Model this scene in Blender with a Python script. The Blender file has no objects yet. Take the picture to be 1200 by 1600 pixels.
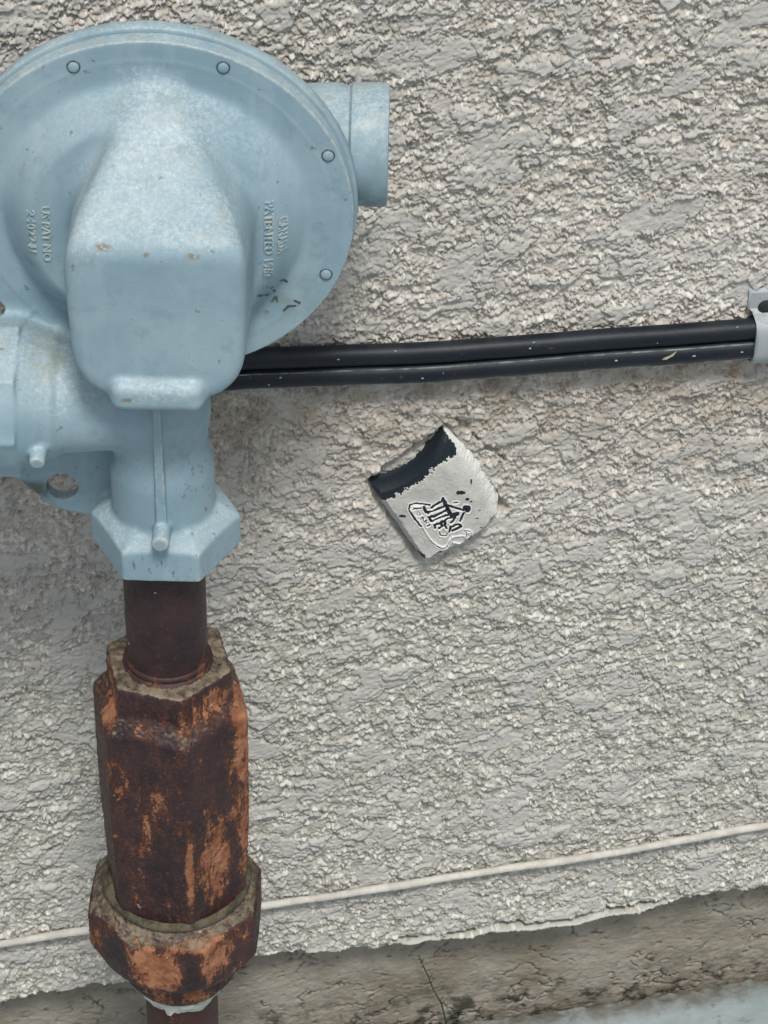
import bpy, math, random
import numpy as np

# ---------------------------------------------------------------- camera, sky, sun, exposure
scene = bpy.context.scene
COL = scene.collection
MM = 0.001
F_PX, PITCH, ROLL = 4200.0, math.radians(39), math.radians(1.46)
fw = np.array([0, math.cos(PITCH), -math.sin(PITCH)])
u0 = np.array([0, math.sin(PITCH), math.cos(PITCH)])
r0 = np.array([1.0, 0, 0])
cr = math.cos(ROLL) * r0 + math.sin(ROLL) * u0
cu = -math.sin(ROLL) * r0 + math.cos(ROLL) * u0
CAM = np.array([88.347, -828.932, 717.817])
cam_d = bpy.data.cameras.new('camera')
cam_d.sensor_fit = 'HORIZONTAL'
cam_d.sensor_width = 36.0
cam_d.lens = 36.0 * F_PX / 1200.0
cam_d.clip_start, cam_d.clip_end = 0.02, 400.0
cam = bpy.data.objects.new('camera', cam_d)
COL.objects.link(cam)
from mathutils import Matrix, Vector
cam.matrix_world = Matrix(((cr[0], cu[0], -fw[0], CAM[0] * MM), (cr[1], cu[1], -fw[1], CAM[1] * MM),
                           (cr[2], cu[2], -fw[2], CAM[2] * MM), (0, 0, 0, 1)))
scene.camera = cam

SUN_EL, SUN_AZ = math.radians(62), math.radians(168)      # azimuth from +Y (north), clockwise
world = bpy.data.worlds.new('World')
scene.world = world
world.use_nodes = True
wn = world.node_tree
bg = wn.nodes['Background']
sky = wn.nodes.new('ShaderNodeTexSky')
sky.sky_type = 'NISHITA'
sky.sun_disc = False
sky.sun_elevation = SUN_EL
sky.sun_rotation = SUN_AZ
sky.air_density, sky.dust_density, sky.ozone_density = 1.0, 3.0, 1.0
hs = wn.nodes.new('ShaderNodeHueSaturation')          # bright overcast: the blue is mostly veiled
hs.inputs['Saturation'].default_value = 0.45
wn.links.new(sky.outputs[0], hs.inputs['Color'])
wn.links.new(hs.outputs[0], bg.inputs[0])
bg.inputs[1].default_value = 0.06
sun_d = bpy.data.lights.new('sun', 'SUN')
sun_d.energy = 1.5
sun_d.angle = math.radians(12)
sun_d.color = (1.0, 0.95, 0.88)
sun = bpy.data.objects.new('sun', sun_d)
COL.objects.link(sun)
sd = Vector((math.sin(SUN_AZ) * math.cos(SUN_EL), math.cos(SUN_AZ) * math.cos(SUN_EL), math.sin(SUN_EL)))
sun.rotation_euler = sd.to_track_quat('Z', 'Y').to_euler()
vs = scene.view_settings
vs.view_transform, vs.look, vs.exposure, vs.gamma = 'Standard', 'None', 0.78, 1.0
vs.use_curve_mapping = False

# ---------------------------------------------------------------- numeric helpers
rng = np.random.RandomState(7)
PERM = rng.permutation(256).astype(np.int32)
RND = rng.rand(256).astype(np.float32)
GA = (rng.rand(256) * 2 * math.pi).astype(np.float32)
GX, GY = np.cos(GA), np.sin(GA)

def hsh(i, j, s):
    return PERM[(PERM[(PERM[(i + s * 17) & 255] + j) & 255] + s * 31 + ((i >> 8) * 7 + (j >> 8) * 13)) & 255]

def perlin(x, y, s=0):
    xi, yi = np.floor(x).astype(np.int32), np.floor(y).astype(np.int32)
    fx, fy = (x - xi).astype(np.float32), (y - yi).astype(np.float32)
    u = fx * fx * fx * (fx * (fx * 6 - 15) + 10)
    v = fy * fy * fy * (fy * (fy * 6 - 15) + 10)
    def g(a, b):
        h = hsh(xi + a, yi + b, s)
        return GX[h] * (fx - a) + GY[h] * (fy - b)
    a0 = g(0, 0) * (1 - u) + g(1, 0) * u
    a1 = g(0, 1) * (1 - u) + g(1, 1) * u
    return (a0 * (1 - v) + a1 * v) * 1.5

def fbm(x, y, s=0, octs=4, gain=0.5):
    a, t, n = 1.0, 0, 0
    for k in range(octs):
        t = t + a * perlin(x * 2 ** k + 13.7 * k, y * 2 ** k - 7.3 * k, s + k)
        n += a
        a *= gain
    return t / n

def worley(x, y, s=0):
    xi, yi = np.floor(x).astype(np.int32), np.floor(y).astype(np.int32)
    f1 = np.full(x.shape, 9.0, np.float32)
    f2 = np.full(x.shape, 9.0, np.float32)
    idr = np.zeros(x.shape, np.float32)
    for a in (-1, 0, 1):
        for b in (-1, 0, 1):
            h = hsh(xi + a, yi + b, s)
            px = xi + a + 0.1 + 0.8 * RND[h]
            py = yi + b + 0.1 + 0.8 * RND[(h * 3 + 71) & 255]
            d = np.sqrt((x - px) ** 2 + (y - py) ** 2).astype(np.float32)
            m = d < f1
            f2 = np.where(m, f1, np.minimum(f2, d))
            idr = np.where(m, RND[(h * 5 + 29) & 255], idr)
            f1 = np.where(m, d, f1)
    return f1, f2, idr

def sstep(a, b, x):
    t = np.clip((x - a) / (b - a), 0, 1)
    return t * t * (3 - 2 * t)

# ---------------------------------------------------------------- mesh helpers (all geometry written in millimetres)
def link(o, parent=None):
    COL.objects.link(o)
    if parent is not None:
        o.parent = parent
    return o

def tag(o, label=None, cat=None, group=None, kind=None):
    if label: o['label'] = label
    if cat: o['category'] = cat
    if group: o['group'] = group
    if kind: o['kind'] = kind
    return o

def empty(name, loc=(0, 0, 0)):
    o = bpy.data.objects.new(name, None)
    o.empty_display_size = 0.01
    o.location = [c * MM for c in loc]
    return link(o)

def mesh_np(name, V, Q, mat=None, parent=None, smooth=True, attrs=None, normals=None, origin=None):
    """V (n,3) in mm, Q (m,k) faces all of k corners"""
    V = np.asarray(V, np.float32).copy()
    Q = np.asarray(Q, np.int32)
    if origin is not None:
        V -= np.asarray(origin, np.float32)
    me = bpy.data.meshes.new(name)
    k = Q.shape[1]
    me.vertices.add(len(V))
    me.vertices.foreach_set('co', (V * MM).ravel())
    me.loops.add(Q.size)
    me.loops.foreach_set('vertex_index', Q.ravel())
    me.polygons.add(len(Q))
    me.polygons.foreach_set('loop_start', np.arange(0, Q.size, k, dtype=np.int32))
    me.polygons.foreach_set('loop_total', np.full(len(Q), k, np.int32))
    me.polygons.foreach_set('use_smooth', np.full(len(Q), smooth, bool))
    me.update(calc_edges=True)
    if attrs:
        for n, a in attrs.items():
            at = me.attributes.new(n, 'FLOAT', 'POINT')
            at.data.foreach_set('value', np.asarray(a, np.float32).ravel())
    if normals is not None:
        me.normals_split_custom_set_from_vertices(np.asarray(normals, np.float32).tolist())
    if mat: me.materials.append(mat)
    o = bpy.data.objects.new(name, me)
    if origin is not None:
        o.location = [c * MM for c in origin]
    return link(o, parent)

def mesh_py(name, verts, faces, mat=None, parent=None, smooth=True, sharp=None):
    me = bpy.data.meshes.new(name)
    me.from_pydata([tuple(c * MM for c in v) for v in verts], [], faces)
    me.polygons.foreach_set('use_smooth', [smooth] * len(me.polygons))
    me.update()
    if sharp: me.set_sharp_from_angle(angle=math.radians(sharp))
    if mat: me.materials.append(mat)
    return link(bpy.data.objects.new(name, me), parent)

def grid_faces(nu, nv, close_u=False):
    i = np.arange(nu if close_u else nu - 1)
    j = np.arange(nv - 1)
    I, J = np.meshgrid(i, j, indexing='ij')
    I2 = (I + 1) % nu
    return np.stack([I * nv + J, I2 * nv + J, I2 * nv + J + 1, I * nv + J + 1], -1).reshape(-1, 4)

def tube(name, pts, rad, mat=None, parent=None, seg=14, rough=0.0, caps=True, seed=0):
    """swept tube through pts (mm); rad is a number or a list"""
    P = np.asarray(pts, float)
    n = len(P)
    R = np.full(n, rad, float) if np.isscalar(rad) else np.asarray(rad, float)
    T = np.gradient(P, axis=0)
    T /= np.linalg.norm(T, axis=1)[:, None]
    up = np.array([0, 0, 1.0]) if abs(T[0][2]) < 0.9 else np.array([1.0, 0, 0])
    V = []
    for i in range(n):
        a = up - T[i] * (up @ T[i]); a /= np.linalg.norm(a)
        b = np.cross(T[i], a); up = a
        for s in range(seg):
            t = 2 * math.pi * s / seg
            k = 1 + rough * math.sin(7.1 * s + 1.3 * i + seed) * math.cos(2.3 * i + s + seed * 2)
            V.append(P[i] + (a * math.cos(t) + b * math.sin(t)) * R[i] * k)
    Fc = []
    for i in range(n - 1):
        for s in range(seg):
            s2 = (s + 1) % seg
            Fc.append((i * seg + s, i * seg + s2, (i + 1) * seg + s2, (i + 1) * seg + s))
    if caps:
        Fc.append(tuple(range(seg))[::-1])
        Fc.append(tuple((n - 1) * seg + s for s in range(seg)))
    return mesh_py(name, V, Fc, mat, parent, True, 60)

def lathe(name, prof, mat=None, parent=None, seg=96, axis='z', centre=(0, 0, 0), sharp=40, wob=0.0):
    """prof: list of (radius, height)"""
    V, Fc = [], []
    n = len(prof)
    for s in range(seg):
        t = 2 * math.pi * s / seg
        for r, h in prof:
            r2 = r * (1 + wob * math.sin(3 * t + h * 0.3))
            a, b = r2 * math.cos(t), r2 * math.sin(t)
            p = {'z': (a, b, h), 'x': (h, a, b), 'y': (a, h, b)}[axis]
            V.append(tuple(p[k] + centre[k] for k in range(3)))
    for s in range(seg):
        s2 = (s + 1) % seg
        for i in range(n - 1):
            Fc.append((s * n + i, s2 * n + i, s2 * n + i + 1, s * n + i + 1))
    return mesh_py(name, V, Fc, mat, parent, True, sharp)

def surface_nets(fn, lo, hi, h):
    """mesh of fn(X,Y,Z) <= 0 inside the box; returns verts, quads, normals"""
    ax = [np.arange(lo[k], hi[k] + h, h, dtype=np.float32) for k in range(3)]
    X, Y, Z = np.meshgrid(*ax, indexing='ij', sparse=True)
    S = np.ascontiguousarray(np.broadcast_to(fn(X, Y, Z), tuple(len(a) for a in ax))).astype(np.float32)
    S[S == 0] = 1e-5
    ins = S < 0
    n = np.array(S.shape)
    cnt = np.zeros(n - 1, np.int8)
    for a in (0, 1):
        for b in (0, 1):
            for c in (0, 1):
                cnt += ins[a:n[0] - 1 + a, b:n[1] - 1 + b, c:n[2] - 1 + c]
    act = (cnt > 0) & (cnt < 8)
    idx = np.argwhere(act)
    vid = np.full(n - 1, -1, np.int32)
    vid[act] = np.arange(len(idx))
    acc = np.zeros((len(idx), 3), np.float64)
    num = np.zeros(len(idx))
    corners = [(a, b, c) for a in (0, 1) for b in (0, 1) for c in (0, 1)]
    val = {c: S[idx[:, 0] + c[0], idx[:, 1] + c[1], idx[:, 2] + c[2]] for c in corners}
    for c in corners:
        for k in range(3):
            if c[k] == 0:
                d = list(c); d[k] = 1; d = tuple(d)
                v0, v1 = val[c], val[d]
                m = (v0 < 0) != (v1 < 0)
                t = np.where(m, v0 / np.where(m, v0 - v1, 1), 0)
                p = np.zeros((len(idx), 3)); p += np.array(c, float); p[:, k] = t
                acc[m] += p[m]; num[m] += 1
    V = (idx + acc / num[:, None]) * h + np.array(lo)
    quads = []
    for k in range(3):
        s0 = [slice(1, -1)] * 3; s1 = [slice(1, -1)] * 3
        s0[k] = slice(0, -1); s1[k] = slice(1, None)
        A, B = ins[tuple(s0)], ins[tuple(s1)]
        for flip, M in ((False, A & ~B), (True, ~A & B)):
            e = np.argwhere(M)
            if not len(e): continue
            e = e + 1; e[:, k] -= 1
            o1, o2 = (k + 1) % 3, (k + 2) % 3
            q = []
            for (da, db) in ((-1, -1), (0, -1), (0, 0), (-1, 0)):
                c = e.copy(); c[:, o1] += da; c[:, o2] += db
                q.append(vid[c[:, 0], c[:, 1], c[:, 2]])
            q = np.stack(q, -1)
            if flip: q = q[:, ::-1]
            quads.append(q)
    Q = np.concatenate(quads)
    Q = Q[(Q >= 0).all(1)]
    e = h * 0.9
    def ev(dx, dy, dz):
        return fn((V[:, 0] + dx).astype(np.float32), (V[:, 1] + dy).astype(np.float32), (V[:, 2] + dz).astype(np.float32))
    N = np.stack([ev(e, 0, 0) - ev(-e, 0, 0), ev(0, e, 0) - ev(0, -e, 0), ev(0, 0, e) - ev(0, 0, -e)], -1)
    N /= np.maximum(np.linalg.norm(N, axis=1), 1e-9)[:, None]
    return V, Q, N

def smin(a, b, k):
    hh = np.clip(0.5 + 0.5 * (b - a) / k, 0, 1)
    return b + (a - b) * hh - k * hh * (1 - hh)

def smax(a, b, k):
    return -smin(-a, -b, k)

def rbox(X, Y, Z, c, hs, r):
    qx, qy, qz = abs(X - c[0]) - hs[0] + r, abs(Y - c[1]) - hs[1] + r, abs(Z - c[2]) - hs[2] + r
    return np.sqrt(np.maximum(qx, 0) ** 2 + np.maximum(qy, 0) ** 2 + np.maximum(qz, 0) ** 2) + \
        np.minimum(np.maximum(qx, np.maximum(qy, qz)), 0) - r

def ngon(A, B, ap, n, rot, k=0.8):
    """2-D regular polygon distance; ap = apothem (number or array), rot = angle of a face normal"""
    d = None
    for i in range(n):
        t = rot + 2 * math.pi * i / n
        e = A * math.cos(t) + B * math.sin(t) - ap
        d = e if d is None else smax(d, e, k)
    return d

# ---------------------------------------------------------------- materials
def new_mat(name, rough=0.7, spec=0.3, metal=0.0):
    m = bpy.data.materials.new(name)
    m.use_nodes = True
    nt = m.node_tree
    b = nt.nodes['Principled BSDF']
    b.inputs['Roughness'].default_value = rough
    b.inputs['Specular IOR Level'].default_value = spec
    b.inputs['Metallic'].default_value = metal
    return m, nt, b

class NB:
    """small node builder"""
    def __init__(s, nt):
        s.nt = nt
        s.tc = nt.nodes.new('ShaderNodeTexCoord').outputs['Object']
    def mapping(s, scale=(1, 1, 1), loc=(0, 0, 0), rot=(0, 0, 0)):
        n = s.nt.nodes.new('ShaderNodeMapping')
        n.inputs['Scale'].default_value = scale; n.inputs['Location'].default_value = loc; n.inputs['Rotation'].default_value = rot
        s.nt.links.new(s.tc, n.inputs['Vector'])
        return n.outputs[0]
    def noise(s, scale, detail=4, rough=0.6, vec=None, dist=0.0):
        n = s.nt.nodes.new('ShaderNodeTexNoise')
        n.inputs['Scale'].default_value = scale; n.inputs['Detail'].default_value = detail
        n.inputs['Roughness'].default_value = rough; n.inputs['Distortion'].default_value = dist
        s.nt.links.new(vec if vec is not None else s.tc, n.inputs['Vector'])
        return n.outputs['Fac']
    def voro(s, scale, feature='F1', vec=None, rnd=1.0):
        n = s.nt.nodes.new('ShaderNodeTexVoronoi')
        n.feature = feature
        n.inputs['Scale'].default_value = scale
        n.inputs['Randomness'].default_value = rnd
        s.nt.links.new(vec if vec is not None else s.tc, n.inputs['Vector'])
        return n.outputs['Distance']
    def ramp(s, fac, a, b, va=0.0, vb=1.0):
        n = s.nt.nodes.new('ShaderNodeMapRange')
        n.interpolation_type = 'SMOOTHSTEP'
        for k, v in zip(('From Min', 'From Max', 'To Min', 'To Max'), (a, b, va, vb)):
            n.inputs[k].default_value = v
        s.put(fac, n.inputs['Value'])
        return n.outputs[0]
    def put(s, v, sock):
        if isinstance(v, (int, float)): sock.default_value = v
        elif isinstance(v, tuple): sock.default_value = (*v, 1) if len(v) == 3 and len(sock.default_value) == 4 else v
        else: s.nt.links.new(v, sock)
    def math(s, op, a, b=0.0):
        n = s.nt.nodes.new('ShaderNodeMath'); n.operation = op
        s.put(a, n.inputs[0]); s.put(b, n.inputs[1])
        return n.outputs[0]
    def mix(s, f, a, b, mode='MIX'):
        n = s.nt.nodes.new('ShaderNodeMix'); n.data_type = 'RGBA'; n.blend_type = mode
        s.put(f, n.inputs[0]); s.put(a, n.inputs[6]); s.put(b, n.inputs[7])
        return n.outputs[2]
    def attr(s, name):
        n = s.nt.nodes.new('ShaderNodeAttribute'); n.attribute_name = name
        return n.outputs['Fac']
    def nz(s):
        g = s.nt.nodes.new('ShaderNodeNewGeometry')
        x = s.nt.nodes.new('ShaderNodeSeparateXYZ')
        s.nt.links.new(g.outputs['Normal'], x.inputs[0])
        return x.outputs[2]
    def xyz(s):
        x = s.nt.nodes.new('ShaderNodeSeparateXYZ')
        s.nt.links.new(s.tc, x.inputs[0])
        return x.outputs
    def blob(s, c, r):
        """soft spot: 1 at c (mm, object coords), 0 beyond the radii r (mm)"""
        n = s.nt.nodes.new('ShaderNodeMapping'); n.vector_type = 'POINT'
        n.inputs['Scale'].default_value = [1000.0 / q for q in r]
        n.inputs['Location'].default_value = [-c[k] / r[k] for k in range(3)]
        s.nt.links.new(s.tc, n.inputs['Vector'])
        l = s.nt.nodes.new('ShaderNodeVectorMath'); l.operation = 'LENGTH'
        s.nt.links.new(n.outputs[0], l.inputs[0])
        return s.ramp(l.outputs['Value'], 0.25, 1.0, 1.0, 0.0)
    def bump(s, b, h, strength=0.4, dist=0.0005):
        n = s.nt.nodes.new('ShaderNodeBump')
        n.inputs['Strength'].default_value = strength; n.inputs['Distance'].default_value = dist
        s.nt.links.new(h, n.inputs['Height'])
        s.nt.links.new(n.outputs[0], b.inputs['Normal'])

def mat_stucco():
    m, nt, b = new_mat('stucco', 0.85, 0.25)
    n = NB(nt)
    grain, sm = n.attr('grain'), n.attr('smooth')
    big = n.noise(9, 3, 0.55)
    c = n.mix(n.ramp(big, 0.35, 0.65), (0.475, 0.445, 0.395), (0.54, 0.512, 0.465))
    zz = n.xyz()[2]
    c = n.mix(n.ramp(zz, -0.02, -0.16), c, n.mix(0.75, c, (0.392, 0.393, 0.348)))         # wall turns greyer and darker towards the bottom
    c = n.mix(n.math('MULTIPLY', sm, 0.8), c, (0.50, 0.49, 0.465))
    c = n.mix(n.ramp(grain, 0.5, 0.8, 0, 0.8), c, (0.72, 0.705, 0.665))  # raised grains coloured whiter, painting in their highlights
    c = n.mix(n.ramp(grain, 0.35, 0.05, 0, 0.55), c, (0.25, 0.22, 0.18))  # empty cells between grains coloured darker to deepen crevice contrast
    # dirt film under the cables and brown specks
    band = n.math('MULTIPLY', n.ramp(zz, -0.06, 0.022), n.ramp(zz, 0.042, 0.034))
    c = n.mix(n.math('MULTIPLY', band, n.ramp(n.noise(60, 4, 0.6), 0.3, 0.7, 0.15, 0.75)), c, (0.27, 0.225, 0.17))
    sp = n.ramp(n.noise(330, 3, 0.6), 0.68, 0.76, 0, 0.6)
    c = n.mix(n.math('MULTIPLY', sp, n.ramp(n.noise(30, 2), 0.45, 0.65)), c, (0.12, 0.09, 0.06))
    c = n.mix(n.math('MULTIPLY', n.blob((247.5, 0, 15), (3.2, 40, 9)), 0.35), c, (0.30, 0.12, 0.04))
    c = n.mix(n.math('MULTIPLY', n.blob((150, 0, 25), (3, 40, 8)), 0.25), c, (0.30, 0.14, 0.07))
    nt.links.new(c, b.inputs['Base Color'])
    # where the mesh is too coarse to carry the grit, bump takes over
    v = n.mapping((1, 1, 1.2))
    grit = n.math('SUBTRACT', n.math('MULTIPLY', n.noise(110, 6, 0.7, v), 3.0), n.voro(420, 'F1', v))
    hb = n.math('ADD', n.math('MULTIPLY', n.noise(1500, 3, 0.65), 0.15), n.math('MULTIPLY', n.attr('coarse'), grit))
    n.bump(b, hb, 0.8, 0.0012)
    return m

def mat_foundation():
    m, nt, b = new_mat('old_concrete', 0.92, 0.15)
    n = NB(nt)
    a = n.noise(28, 5, 0.65)
    c = n.mix(n.ramp(a, 0.3, 0.7), (0.22, 0.195, 0.155), (0.33, 0.305, 0.26))
    st = n.noise(60, 5, 0.7, n.mapping((1, 1, 2.6)))
    c = n.mix(n.ramp(st, 0.60, 0.70, 0, 0.85), c, (0.055, 0.052, 0.042))
    c = n.mix(n.ramp(n.noise(200, 4, 0.6), 0.6, 0.75, 0, 0.5), c, (0.33, 0.31, 0.27))
    zz = n.xyz()[2]
    c = n.mix(n.math('MULTIPLY', n.ramp(zz, -0.388, -0.418), n.ramp(n.noise(90, 4), 0.48, 0.66)), c, (0.05, 0.052, 0.04))
    nt.links.new(c, b.inputs['Base Color'])
    n.bump(b, n.noise(900, 5, 0.7), 0.6, 0.0006)
    return m

def mat_slab():
    m, nt, b = new_mat('painted_slab', 0.7, 0.3)
    n = NB(nt)
    c = n.mix(n.ramp(n.noise(14, 5, 0.6), 0.3, 0.7), (0.24, 0.30, 0.315), (0.34, 0.395, 0.41))
    c = n.mix(n.ramp(n.noise(120, 5, 0.7), 0.58, 0.7, 0, 0.7), c, (0.12, 0.13, 0.11))
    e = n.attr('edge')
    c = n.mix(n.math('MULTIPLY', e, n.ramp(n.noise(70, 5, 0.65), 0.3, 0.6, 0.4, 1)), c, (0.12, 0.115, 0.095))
    nt.links.new(c, b.inputs['Base Color'])
    n.bump(b, n.noise(500, 5, 0.7), 0.5, 0.0006)
    return m

def mat_paint(name='regulator_paint', base=(0.22, 0.332, 0.398), base2=(0.29, 0.402, 0.462), chalk=0.6):
    m, nt, b = new_mat(name, 0.48, 0.4)
    n = NB(nt)
    c = n.mix(n.ramp(n.noise(22, 4, 0.6), 0.35, 0.65), base, base2)
    streak = n.noise(40, 4, 0.6, n.mapping((2.2, 1, 0.35)))
    c = n.mix(n.ramp(streak, 0.5, 0.72, 0, 0.35), c, (0.36, 0.47, 0.52))
    # chalky oxidised paint on faces that catch the rain
    nz = n.nz()
    up = n.ramp(nz, 0.15, 0.8)
    mott = n.ramp(n.noise(620, 6, 0.75), 0.38, 0.66)
    bigm = n.ramp(n.noise(38, 3, 0.6), 0.38, 0.62)
    f = n.math('MULTIPLY', n.math('MULTIPLY', up, mott), n.math('MULTIPLY_ADD', bigm, 0.6))
    n.nt.nodes[-1].inputs[2].default_value = 0.3
    c = n.mix(n.math('MULTIPLY', f, 0.9 * chalk), c, (0.52, 0.61, 0.64))
    # olive dirt film on the flattest places
    film = n.math('MULTIPLY', n.ramp(nz, 0.45, 0.95), n.ramp(n.noise(95, 5, 0.65), 0.45, 0.66, 0, 0.45))
    c = n.mix(film, c, (0.30, 0.345, 0.33))
    # specks and chips
    c = n.mix(n.ramp(n.noise(230, 2, 0.5), 0.715, 0.75, 0, 0.6), c, (0.13, 0.135, 0.11))
    c = n.mix(n.ramp(n.noise(700, 2, 0.5), 0.72, 0.76, 0, 0.6), c, (0.12, 0.13, 0.12))
    return m, nt, b, n, c

def fin_paint(m, nt, b, n, c):
    nt.links.new(c, b.inputs['Base Color'])
    rr = n.ramp(n.noise(60, 4), 0.3, 0.7, 0.42, 0.7)
    nt.links.new(rr, b.inputs['Roughness'])
    hgt = n.math('ADD', n.math('MULTIPLY', n.noise(160, 3, 0.5), 0.6), n.math('MULTIPLY', n.noise(1100, 3, 0.6), 0.3))
    n.bump(b, hgt, 0.6, 0.0004)
    return m

def mat_regulator(name='regulator_paint', wear=1.0):
    m, nt, b, n, c = mat_paint(name)
    # patchy oxidation over the sloping top of the tower
    fl = n.ramp(n.noise(560, 6, 0.8), 0.50, 0.62)
    area = n.math('MAXIMUM', n.blob((2, -12, 212), (24, 40, 26)), n.math('MULTIPLY', n.blob((-18, -20, 196), (20, 40, 22)), 0.9))
    area = n.math('MAXIMUM', area, n.math('MULTIPLY', n.blob((-36, -20, 118), (16, 24, 18)), 0.8))
    area = n.math('MAXIMUM', area, n.math('MULTIPLY', n.blob((0, 10, 232), (18, 20, 9)), 0.8))
    area = n.math('MAXIMUM', area, n.math('MULTIPLY', n.blob((4, -40, 134), (20, 14, 6)), 1.0))
    c = n.mix(n.math('MULTIPLY', n.math('MULTIPLY', fl, area), 0.55), c, (0.58, 0.66, 0.69))
    c = n.mix(n.math('MULTIPLY', area, 0.15), c, (0.42, 0.52, 0.56))
    # rust-brown chips on the brow of the tower
    for p, r in (((-13, -36, 193), (4.5, 8, 1.9)), ((19, -36, 191), (3.4, 8, 2.4)), ((2, -36, 191), (2.4, 8, 1.5)), ((-6, -43, 131), (5, 6, 1.6))):
        c = n.mix(n.math('MULTIPLY', n.blob(p, r), n.ramp(n.noise(500, 3), 0.42, 0.5, 0, 0.85)), c, (0.21, 0.17, 0.10))
    # greenish film at the lower right of the disc and the top of the arm
    c = n.mix(n.math('MULTIPLY', n.blob((50, 10, 138), (20, 20, 13)), n.ramp(n.noise(150, 4), 0.35, 0.65, 0.1, 0.5)), c, (0.17, 0.22, 0.20))
    c = n.mix(n.math('MULTIPLY', n.blob((-40, -5, 124), (12, 20, 9)), n.ramp(n.noise(150, 4), 0.35, 0.6, 0.0, 0.7)), c, (0.27, 0.29, 0.24))
    c = n.mix(n.math('MULTIPLY', n.blob((-52, 10, 46), (16, 9, 7)), n.ramp(n.noise(150, 4), 0.35, 0.55, 0.0, 0.9)), c, (0.09, 0.10, 0.08))
    # stained, greyer stub of the vent
    vb = n.math('MULTIPLY', n.blob((80, 50, 172), (30, 40, 34)), n.ramp(n.noise(130, 6, 0.75), 0.40, 0.60, 0.15, 0.85))
    c = n.mix(vb, c, (0.13, 0.19, 0.205))
    vb = n.math('MULTIPLY', n.blob((84, 50, 200), (22, 40, 26)), n.ramp(n.noise(260, 6, 0.75), 0.48, 0.60, 0.0, 0.8))
    c = n.mix(vb, c, (0.40, 0.46, 0.44))
    # mottled darker weathering over the whole casting
    c = n.mix(n.ramp(n.noise(85, 6, 0.7), 0.52, 0.68, 0, 0.35), c, (0.16, 0.24, 0.29))
    # paint rubbed off the sharp edges, chips and runs on the neck and hexagon
    g = nt.nodes.new('ShaderNodeNewGeometry')
    pt = n.math('MULTIPLY', n.ramp(g.outputs['Pointiness'], 0.515, 0.56), n.ramp(n.noise(260, 5, 0.7), 0.42, 0.56))
    c = n.mix(n.math('MULTIPLY', pt, 0.8 * wear), c, (0.46, 0.50, 0.45))
    lowz = n.ramp(n.xyz()[2], 0.095, 0.075)
    ch = n.noise(330, 4, 0.7, n.mapping((1, 1, 0.7)))
    c = n.mix(n.math('MULTIPLY', lowz, n.ramp(ch, 0.645, 0.68, 0, 0.75)), c, (0.09, 0.105, 0.10))
    c = n.mix(n.math('MULTIPLY', n.math('MULTIPLY', n.blob((2, -27, 36), (38, 16, 9)), n.ramp(n.noise(420, 4, 0.7, n.mapping((1, 1, 0.4))), 0.57, 0.63)), 0.8), c, (0.12, 0.14, 0.13))
    c = n.mix(n.math('MULTIPLY', n.blob((14, -14, 74), (11, 14, 16)), n.ramp(ch, 0.56, 0.62, 0, 0.6)), c, (0.13, 0.17, 0.19))
    c = n.mix(n.ramp(n.noise(1500, 3, 0.6), 0.60, 0.72, 0, 0.25), c, (0.15, 0.20, 0.22))
    return fin_paint(m, nt, b, n, c)

def mat_rust(name, patch=1.0, spots=(), dark=(0.022, 0.0125, 0.0155), top=True, seed=0.0):
    m, nt, b = new_mat(name, 0.62, 0.35)
    n = NB(nt)
    v = n.mapping((1, 1, 0.42), (seed, seed * 0.7, 0))
    c = n.mix(n.ramp(n.noise(50, 5, 0.6), 0.3, 0.7), dark, (0.052, 0.025, 0.026))
    c = n.mix(n.ramp(n.noise(300, 4, 0.7), 0.55, 0.75, 0, 0.5), c, (0.10, 0.075, 0.08))
    a = n.noise(105, 8, 0.80, v, 0.4)
    bias = 0.0
    for p, r, w in spots:
        bl = n.math('MULTIPLY', n.blob(p, r), w)
        bias = bl if isinstance(bias, float) else n.math('ADD', bias, bl)
    a2 = n.math('ADD', a, bias) if not isinstance(bias, float) else a
    fine = n.noise(620, 5, 0.75)
    a2 = n.math('ADD', a2, n.math('MULTIPLY', n.math('SUBTRACT', fine, 0.5), 0.34))
    m1 = n.ramp(a2, 0.598, 0.618, 0, patch)
    oc = n.mix(n.ramp(n.noise(160, 4, 0.6), 0.35, 0.65), (0.22, 0.082, 0.04), (0.37, 0.17, 0.09))
    halo = n.ramp(a2, 0.50, 0.60, 0, 0.6 * patch)
    c = n.mix(halo, c, (0.12, 0.040, 0.022))
    c = n.mix(n.ramp(n.noise(900, 4, 0.7), 0.60, 0.66, 0, 0.55 * patch), c, (0.24, 0.09, 0.045))
    c = n.mix(n.ramp(n.noise(700, 4, 0.7), 0.42, 0.34, 0, 0.7), c, (0.012, 0.008, 0.010))
    c = n.mix(m1, c, oc)
    if top:
        nz = n.nz()
        tf = n.math('MULTIPLY', n.ramp(nz, 0.60, 0.8), n.ramp(n.noise(110, 5, 0.7), 0.25, 0.5, 0.55, 1.0))
        oliv = n.mix(n.ramp(n.noise(150, 6, 0.75), 0.38, 0.6), (0.065, 0.058, 0.042), (0.23, 0.19, 0.135))
        oliv = n.mix(n.ramp(n.noise(420, 3, 0.7), 0.60, 0.68), oliv, (0.03, 0.028, 0.02))
        c = n.mix(tf, c, oliv)
    c = n.mix(n.ramp(n.noise(240, 2, 0.5, None), 0.74, 0.77, 0, 0.8), c, (0.45, 0.40, 0.33))
    nt.links.new(c, b.inputs['Base Color'])
    nt.links.new(n.math('MULTIPLY_ADD', m1, 0.3), b.inputs['Roughness'])
    nt.nodes[-1].inputs[2].default_value = 0.5
    hh = n.math('SUBTRACT', n.math('MULTIPLY', n.noise(420, 5, 0.7), 0.6), n.math('MULTIPLY', m1, 0.5))
    n.bump(b, hh, 0.9, 0.0009)
    return m

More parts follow.
